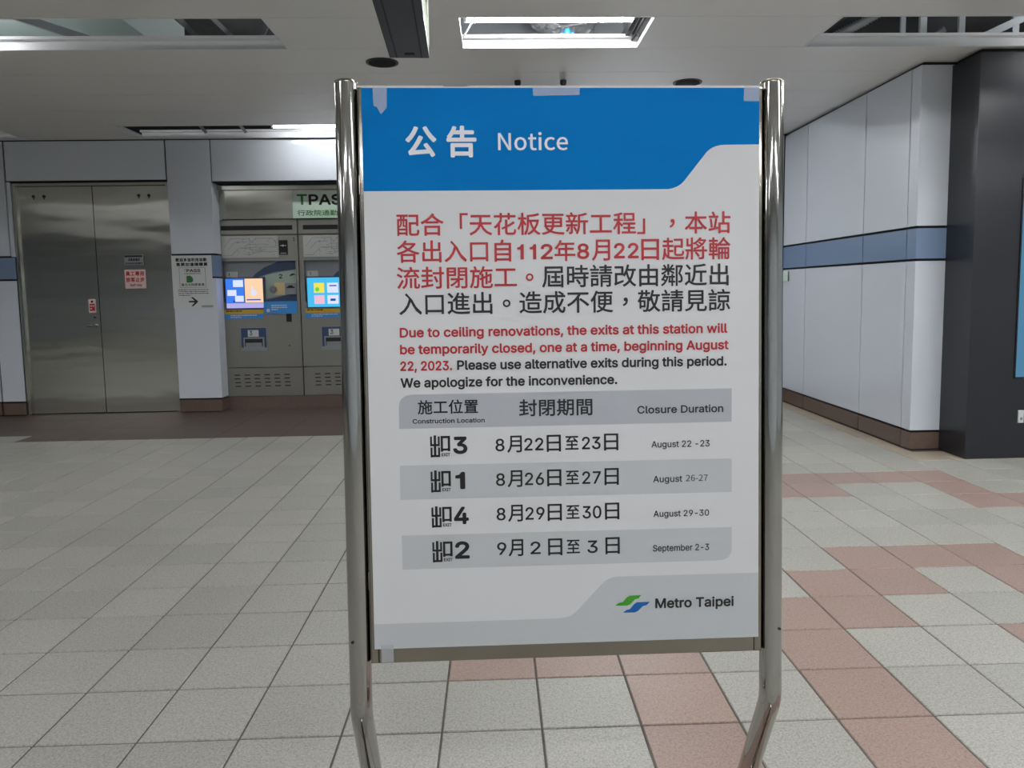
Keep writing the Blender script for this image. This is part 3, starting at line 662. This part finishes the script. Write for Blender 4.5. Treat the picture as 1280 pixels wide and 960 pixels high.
    if not second:
        P(R(MB(), 0, .49, .18, 1), 'screen_picture', 'scr_blue', sc); P(R(MB(), .51, 1, .18, 1), 'screen_prompt', 'scr_peach', sc); P(R(MB(), 0, 1, 0, .17), 'screen_footer', 'scr_lilac', sc)
        P(R(R(R(MB(), .2, .47, .72, .95, .001), .04, .28, .42, .62, .001), .24, .47, .22, .42, .001), 'screen_tiles', 'scr_white', sc)
        mb = MB(); cx, cz = xs0 + .75 * .412, zs0 + .52 * .33
        mb.disc((cx, cz), .034, 'y', (ys - .002, ys - .001), seg=16); mb.box(cx - .022, cx - .008, ys - .002, ys - .001, cz, cz + .075); P(mb, 'hand_symbol', 'scr_white', sc)
        P(R(R(MB(), .55, .93, .26, .3, .001), .18, .24, .2, .26, .001), 'screen_text', 'scr_dark', sc)
    else:
        P(R(MB(), 0, 1, 0, 1), 'screen_picture', 'scr_cyan', sc)
        P(R(MB(), .18, .46, .48, .82, .001), 'screen_button', 'scr_yellow', sc); P(R(MB(), .18, .46, .1, .4, .001), 'screen_button', 'scr_pink', sc)
        P(R(R(MB(), .54, .84, .48, .82, .001), .54, .84, .1, .4, .001), 'screen_button', 'scr_white', sc)
        mb = MB(); mb.disc((xs0 + .27 * .412, zs0 + .6 * .33), .024, 'y', (ys - .003, ys - .002), seg=12); P(mb, 'button_mark', 'scr_green', sc)
        P(R(R(MB(), .6, .8, .7, .74, .002), .62, .76, .2, .28, .002), 'screen_text', 'scr_dark', sc)
    mb = MB().box(.5, .868, -.02, 0, 1.078, 1.218); bl = P(mb, 'blue_ticket_guard', 'sky')
    mb = MB(); write(mb, 'cells', '票卡及找零由此取', 'cjk', .0003, .59, .78, 1.175, 1.145, -.0215) if 0 else dashes(mb, .585, .76, 1.115, 1.185, 3, -.0215, 6, .45)
    mb.box(.53, .565, -.0215, -.021, 1.10, 1.135); P(mb, 'guard_print', 'label', bl)
    P(MB().box(.742, .80, -.004, 0, .985, 1.078), 'key_plate', 'blk')
    yl_ = P(MB().box(.05, .487, -.003, 0, 1.082, 1.128), 'yellow_label', 'yellow')
    mb = MB(); dashes(mb, .07, .25, 1.106, 1.124, 1, -.0035, 2, .7); P(mb, 'label_print', 'i_black', yl_)
    bb = P(MB().box(.05, .487, -.003, 0, 1.028, 1.08), 'blue_label', 'sky')
    mb = MB(); dashes(mb, .12, .42, 1.035, 1.075, 2, -.0035, 8, .45); P(mb, 'label_print', 'label', bb)
    # ticket outlet
    P(MB().box(.218, .52, -.010, .0, .66, .93), 'outlet_frame', 'galv')
    P(MB().poly([(.228, .70), (.51, .70), (.51, .922), (.228, .922)], -.012, -.01), 'outlet_face', 'navy')
    P(MB().box(.305, .425, -.015, -.012, .822, .898), 'outlet_number_plate', 'label')
    mb = MB(); write(mb, 'latin', '3', 'inter', .0012, .322, .356, .89, .838, -.016); P(mb, 'number', 'i_black')
    P(MB().box(.255, .485, -.02, -.012, .70, .815), 'outlet_mouth', 'galv'); P(MB().box(.27, .47, -.022, -.019, .712, .80), 'outlet_opening', 'black')
    P(MB().box(.28, .46, -.024, -.021, .712, .755), 'outlet_tray', 'mach_grey')
    P(MB().disc((.762, .715), .007, 'y', (-.004, 0), seg=10), 'keyhole', 'blk')
    for rr in range(4):
        for cc in range(6): 
            x = .125 + cc * .112 + (.006 if rr > 1 else 0); z = .386 - rr * .0425
            P(MB().poly([(x, z - .005), (x + .07, z - .005), (x + .062, z + .006), (x + .008, z + .006)], -.004, .0), 'vent_slot', 'blk')
    return t
machine(-3.088, 'left ticket machine with orange and blue touch screen, beside the white pillar')
machine(-2.180, 'right ticket machine with cyan touch screen, partly behind the notice board', True)

# notice on the pillar
YN = YB - .002
pn = tag(MB().box(-3.512, -3.078, YN, YB - .0002, 1.158, 1.735).build('pillar_notice', M['label']), 'white paper notice with black arrow taped on the pillar between door and machines', 'notice')
mb = MB(); write(mb, 'cells', '歡迎多加利用自動', 'cjk', .0018, -3.468, -3.128, 1.706, 1.668, YN - .001); write(mb, 'cells', '售票加值機購買', 'cjk', .0018, -3.465, -3.121, 1.656, 1.618, YN - .001)
write(mb, 'latin', 'PASS', 'inter', .002, -3.355, -3.205, 1.588, 1.553, YN - .001); write(mb, 'cells', '基北北桃都會通', 'cjk', .0006, -3.42, -3.168, 1.431, 1.402, YN - .001)
write(mb, 'latin', '→', 'cjk', 0, -3.2, -3.2, 1, 1, YN) if 0 else None
dashes(mb, -3.455, -3.125, 1.29, 1.372, 4, YN - .001, 12, .35)
mb.build('black_lettering', M['i_black'], pn)
mb = MB(); write(mb, 'latin', 'T', 'inter', .0005, -3.382, -3.36, 1.588, 1.553, YN - .001); dashes(mb, -3.38, -3.2, 1.53, 1.546, 1, YN - .001, 13, .6)
for a in ((-3.435, -3.151, 1.600, 1.604), (-3.435, -3.151, 1.384, 1.388), (-3.435, -3.431, 1.384, 1.604), (-3.155, -3.151, 1.384, 1.604)): mb.box(a[0], a[1], YN - .001, YN, a[2], a[3])
mb.build('frame_line', M['i_grey'], pn)
MB().poly([(-3.358, 1.44), (-3.31, 1.44), (-3.288, 1.455), (-3.29, 1.49), (-3.315, 1.514), (-3.358, 1.512)], YN - .001, YN).build('leaf_symbol', M['i_dgreen'], pn)
MB().box(-3.347, -3.262, YN - .001, YN, 1.222, 1.240).poly([(-3.300, 1.281), (-3.322, 1.281), (-3.275, 1.231), (-3.322, 1.181), (-3.300, 1.181), (-3.243, 1.231)][::-1], YN - .001, YN).build('arrow', M['i_black'], pn)
MB().box(-3.21, -3.085, YN - .001, YN, 1.166, 1.19).build('grey_tab', M['galv'], pn)

# ================================================================== ADVERTISING CABINET
ac = empty('advertising_cabinet', (4.8, 5.48, 0), 'tall charcoal cabinet with a glowing blue screen at the right edge', 'cabinet')
MB().box(-1.3, 1.4, 0, .36, 0, 2.945).build('cabinet_body', M['cabinet'], ac)
MB().box(-1.26, 1.36, .05, .34, 2.945, CZ).build('top_gap', M['blk'], ac)
MB().box(-.957, 1.1, -.008, 0, .6, 2.06).build('screen_bezel', M['black'], ac)
MB().box(-.947, 1.09, -.010, -.008, .612, 2.05).build('screen', M['scr_ad'], ac)
pl = MB().bevbox(-.912, -.872, -.012, 0, .268, .362, .002).build('socket_plate', M['label'], ac)
MB().box(-.9, -.885, -.014, -.012, .29, .31).build('socket_hole', M['i_grey'], pl)

# ================================================================== NOTICE STAND
BR = Vector((.99993553, .01098841, -.00286152)); BU = Vector((.00238141, .04345924, .99905236)); BN = Vector((.01110235, -.99899477, .04343027))
BT = Vector((.15347466, 1.65360023, 1.73801101)); L0 = Vector((.153, 1.58, 0))
BM = Matrix(((BR.x, -BN.x, BU.x, BT.x - L0.x), (BR.y, -BN.y, BU.y, BT.y - L0.y), (BR.z, -BN.z, BU.z, BT.z - L0.z), (0, 0, 0, 1)))   # board x, depth, up -> stand space
st = empty('notice_stand', L0, 'free standing notice stand of polished steel tubes holding the big blue and white poster', 'stand')
for sx in (-1, 1):
    r = .0241; D = Vector((0, 0, -1)); Bk = Vector((0, 1, 0)); P0 = Vector((sx * .4552, .012, 0))
    path = [P0 + Vector((0, 0, .0105)), P0 + Vector((0, 0, .0095)), P0 + Vector((0, 0, -.3)), P0 + Vector((0, 0, -.7)), P0 + Vector((0, 0, -1.1)), P0 + Vector((0, 0, -1.31))]
    a = math.radians(30); q = P0 + Vector((0, 0, -1.32)); rad = .10
    for k in range(9):
        t = a * k / 8; path.append(q + rad * (math.sin(t) * D + (1 - math.cos(t)) * Bk))
    path.append(path[-1] + (math.cos(a) * D + math.sin(a) * Bk) * .30)
    path = [p for i, p in enumerate(path) if i == 0 or (p - path[i - 1]).length > 1e-4]
    post = MB().tube(path, [r] * len(path), 32).build('post', M['steel_pol'], st, BM)
    MB().tube([P0 + Vector((0, 0, .0105)), P0 + Vector((0, 0, .0145)), P0 + Vector((0, 0, .017))], [r + .0006, r + .0006, r - .004], 32).build('post_cap', M['steel_frame'], post, BM)
    MB().tube([P0 + Vector((sx * .012, -.0205, -1.178)), P0 + Vector((sx * .012, -.0235, -1.178))], .003, 10).build('screw', M['blk'], post, BM)
    e = BM @ path[-1]
    MB().box(e.x - .028, e.x + .028, e.y - .5, e.y + .03, 0, .022).build('foot', M['steel_frame'], st)
fr = MB()
fr.bevbox(-.4285, -.412, -.006, .022, -1.228, -.001, .002).bevbox(.412, .4285, -.006, .022, -1.228, -.001, .002)
fr.bevbox(-.412, .412, -.006, .022, -1.228, -1.19, .002).bevbox(-.412, .412, -.004, .022, -.03, -.0015, .002)
fr.build('panel_frame', M['steel_frame'], st, BM)
MB().box(-.412, .412, .003, .018, -1.19, -.03).build('backing_board', M['label'], st, BM)
for sx in (-1, 1):
    for z in (-.2, -1.05):
        MB().box(sx * .43 - .004, sx * .43 + .004, .006, .018, z - .02, z + .02).build('bracket', M['steel_frame'], st, BM)

# ================================================================== POSTER (taped on the stand)
XP = Matrix.Translation(L0) @ BM
PB = Vector((0, -.007, -1.195)); base = XP @ PB
rotm = Matrix((BR, -BN, BU)).transposed().to_4x4()
XL = Matrix.Translation(-PB)                    # poster's own space: origin at its bottom edge, axes of the board
def pbuild(mb, name, m, par=None): return mb.build(name, M[m], par, XL)
y0 = -.0075
mb = MB(); nx = 1
mb.box(-.4206, .4206, y0, -.0062, -1.1955, -.0005)
poster = pbuild(mb, 'poster', 'paper')
poster.matrix_world = Matrix.Translation(base) @ rotm
tag(poster, 'large white poster with blue header and red and black text, taped to the steel stand', 'poster')
def curve(a, b, c, n=8):   # rounded corner through b
    return [((1 - t) ** 2 * a[0] + 2 * t * (1 - t) * b[0] + t * t * c[0], (1 - t) ** 2 * a[1] + 2 * t * (1 - t) * b[1] + t * t * c[1]) for t in [k / n for k in range(n + 1)]]
hd = [(-.4206, -.003), (-.4206, -.216), (.222, -.2155)] + curve((.222, -.2155), (.245, -.2135), (.258, -.1985)) + curve((.303, -.1425), (.317, -.1235), (.345, -.1225)) + [(.4206, -.122), (.4206, -.003)]
pbuild(MB().poly(hd, y0 - .0002, y0), 'blue_header', 'p_blue', poster)
gr = [(-.4206, -1.1955), (.4206, -1.1955), (.4206, -1.0515), (.1114, -1.0515)] + curve((.1114, -1.0515), (.09, -1.0515), (.075, -1.066)) + curve((.022, -1.122), (.006, -1.140), (-.02, -1.1400)) + [(-.4206, -1.1405)]
pbuild(MB().poly(gr, y0 - .0002, y0), 'grey_footer', 'p_grey', poster)
b1 = [(-.3575, -.7182), (.361, -.7168), (.361, -.644)] + curve((-.325, -.6452), (-.3570, -.6452), (-.3570, -.672))
pbuild(MB().poly(b1, y0 - .0002, y0), 'table_header', 'p_head', poster)
pbuild(MB().box(-.358, .361, y0 - .0002, y0, -.871, -.797), 'table_band', 'p_grey', poster)
b4 = [(-.357, -.9485), (-.357, -1.0228)] + curve((.33, -1.0219), (.361, -1.0219), (.361, -.995)) + [(.361, -.9485)]
pbuild(MB().poly(b4, y0 - .0002, y0), 'table_band', 'p_grey', poster)
pbuild(MB().box(.2588, .3097, y0 - .0006, y0, -.848, -.8282), 'date_patch', 'p_grey', poster)
ty = y0 - .0009
for kind, text, col, font, bold, xa, xb, zt, zb in TEXT:
    mb = MB()
    if kind == 'exit':
        def q(u0, u1, v0, v1):   # fractions of the mark's box, measured on the photograph
            X = lambda u: xa + (xb - xa) * (u - 190) / 272; Z = lambda v: zt - (zt - zb) * (v - 145) / 285
            mb.add([(X(u0), ty, Z(v1)), (X(u1), ty, Z(v1)), (X(u1), ty, Z(v0)), (X(u0), ty, Z(v0))], [(0, 1, 2, 3)])
        for a in ((237, 271, 145, 428), (188, 214, 160, 284), (294, 320, 160, 288), (188, 320, 258, 286), (192, 219, 302, 432), (295, 323, 302, 428), (192, 323, 400, 428),
                  (333, 364, 155, 360), (431, 463, 155, 355), (333, 463, 155, 185), (333, 463, 318, 346)): q(*a)
        X = lambda u: xa + (xb - xa) * (u - 190) / 272; Z = lambda v: zt - (zt - zb) * (v - 145) / 285
        write(mb, 'latin', 'EXIT', 'inter', .0003, X(342), X(460), Z(378), Z(420), ty)
        pbuild(mb, 'exit_mark', 'i_black', poster); continue
    write(mb, kind, text, font, bold / 1000, xa, xb, zt, zb, ty)
    o = pbuild(mb, 'lettering', 'i_' + col, poster)
    if len(text) > 1: o['kind'] = 'stuff'
pbuild(MB().poly([(.103, -1.1154), (.1108, -1.1100), (.1191, -1.1085), (.1285, -1.0984), (.1354, -1.0943), (.1603, -1.0941), (.1544, -1.1012), (.1471, -1.1025), (.1365, -1.1136), (.1296, -1.1160)], ty - .0001, y0), 'green_logo_half', 'i_green', poster)
pbuild(MB().poly([(.1208, -1.1316), (.1272, -1.1262), (.1354, -1.1245), (.1449, -1.1132), (.1508, -1.1097), (.1791, -1.1095), (.172, -1.1164), (.1637, -1.1185), (.153, -1.1289), (.146, -1.1320)], ty - .0001, y0), 'blue_logo_half', 'i_blue', poster)
yt = y0 - .0012
pbuild(MB().poly([(-.3968, .001), (-.3675, .001), (-.3685, -.0405), (-.3675, -.043), (-.3810, -.0575), (-.3885, -.0425), (-.3958, -.0400)][::-1], yt - .0001, yt), 'tape', 'tape', poster)
pbuild(MB().poly([(-.063, .001), (.036, .001), (.0357, -.0180), (-.062, -.0200)][::-1], yt - .0001, yt), 'tape', 'tape', poster)
pbuild(MB().poly([(.388, .001), (.4215, .001), (.420, -.0315), (.3865, -.031)][::-1], yt - .0001, yt), 'tape', 'tape', poster)
pbuild(MB().poly([(-.4064, -1.188), (-.3797, -1.188), (-.3797, -1.2240), (-.4060, -1.2255)][::-1], yt - .0001, yt), 'tape', 'tape', poster)
pbuild(MB().box(-.43, -.25, y0 - .0004, y0 + .003, -.0015, .0015).box(-.2, .42, y0 - .0004, y0 + .003, -.0015, .0015), 'top_edge', 'label', poster)

for o in bpy.data.objects:
    if o.parent and o.type == 'MESH' and 'kind' not in o.keys():
        nm = o.name.split('.')[0]
        if nm in ('map_lines', 'label_print', 'guard_print', 'reader_print', 'panel_print', 'screen_tiles', 'screen_text', 'frame_line') or (nm.endswith('lettering') and nm != 'lettering') or (nm == 'lettering' and len(o.data.polygons) > 400):
            o['kind'] = 'stuff'
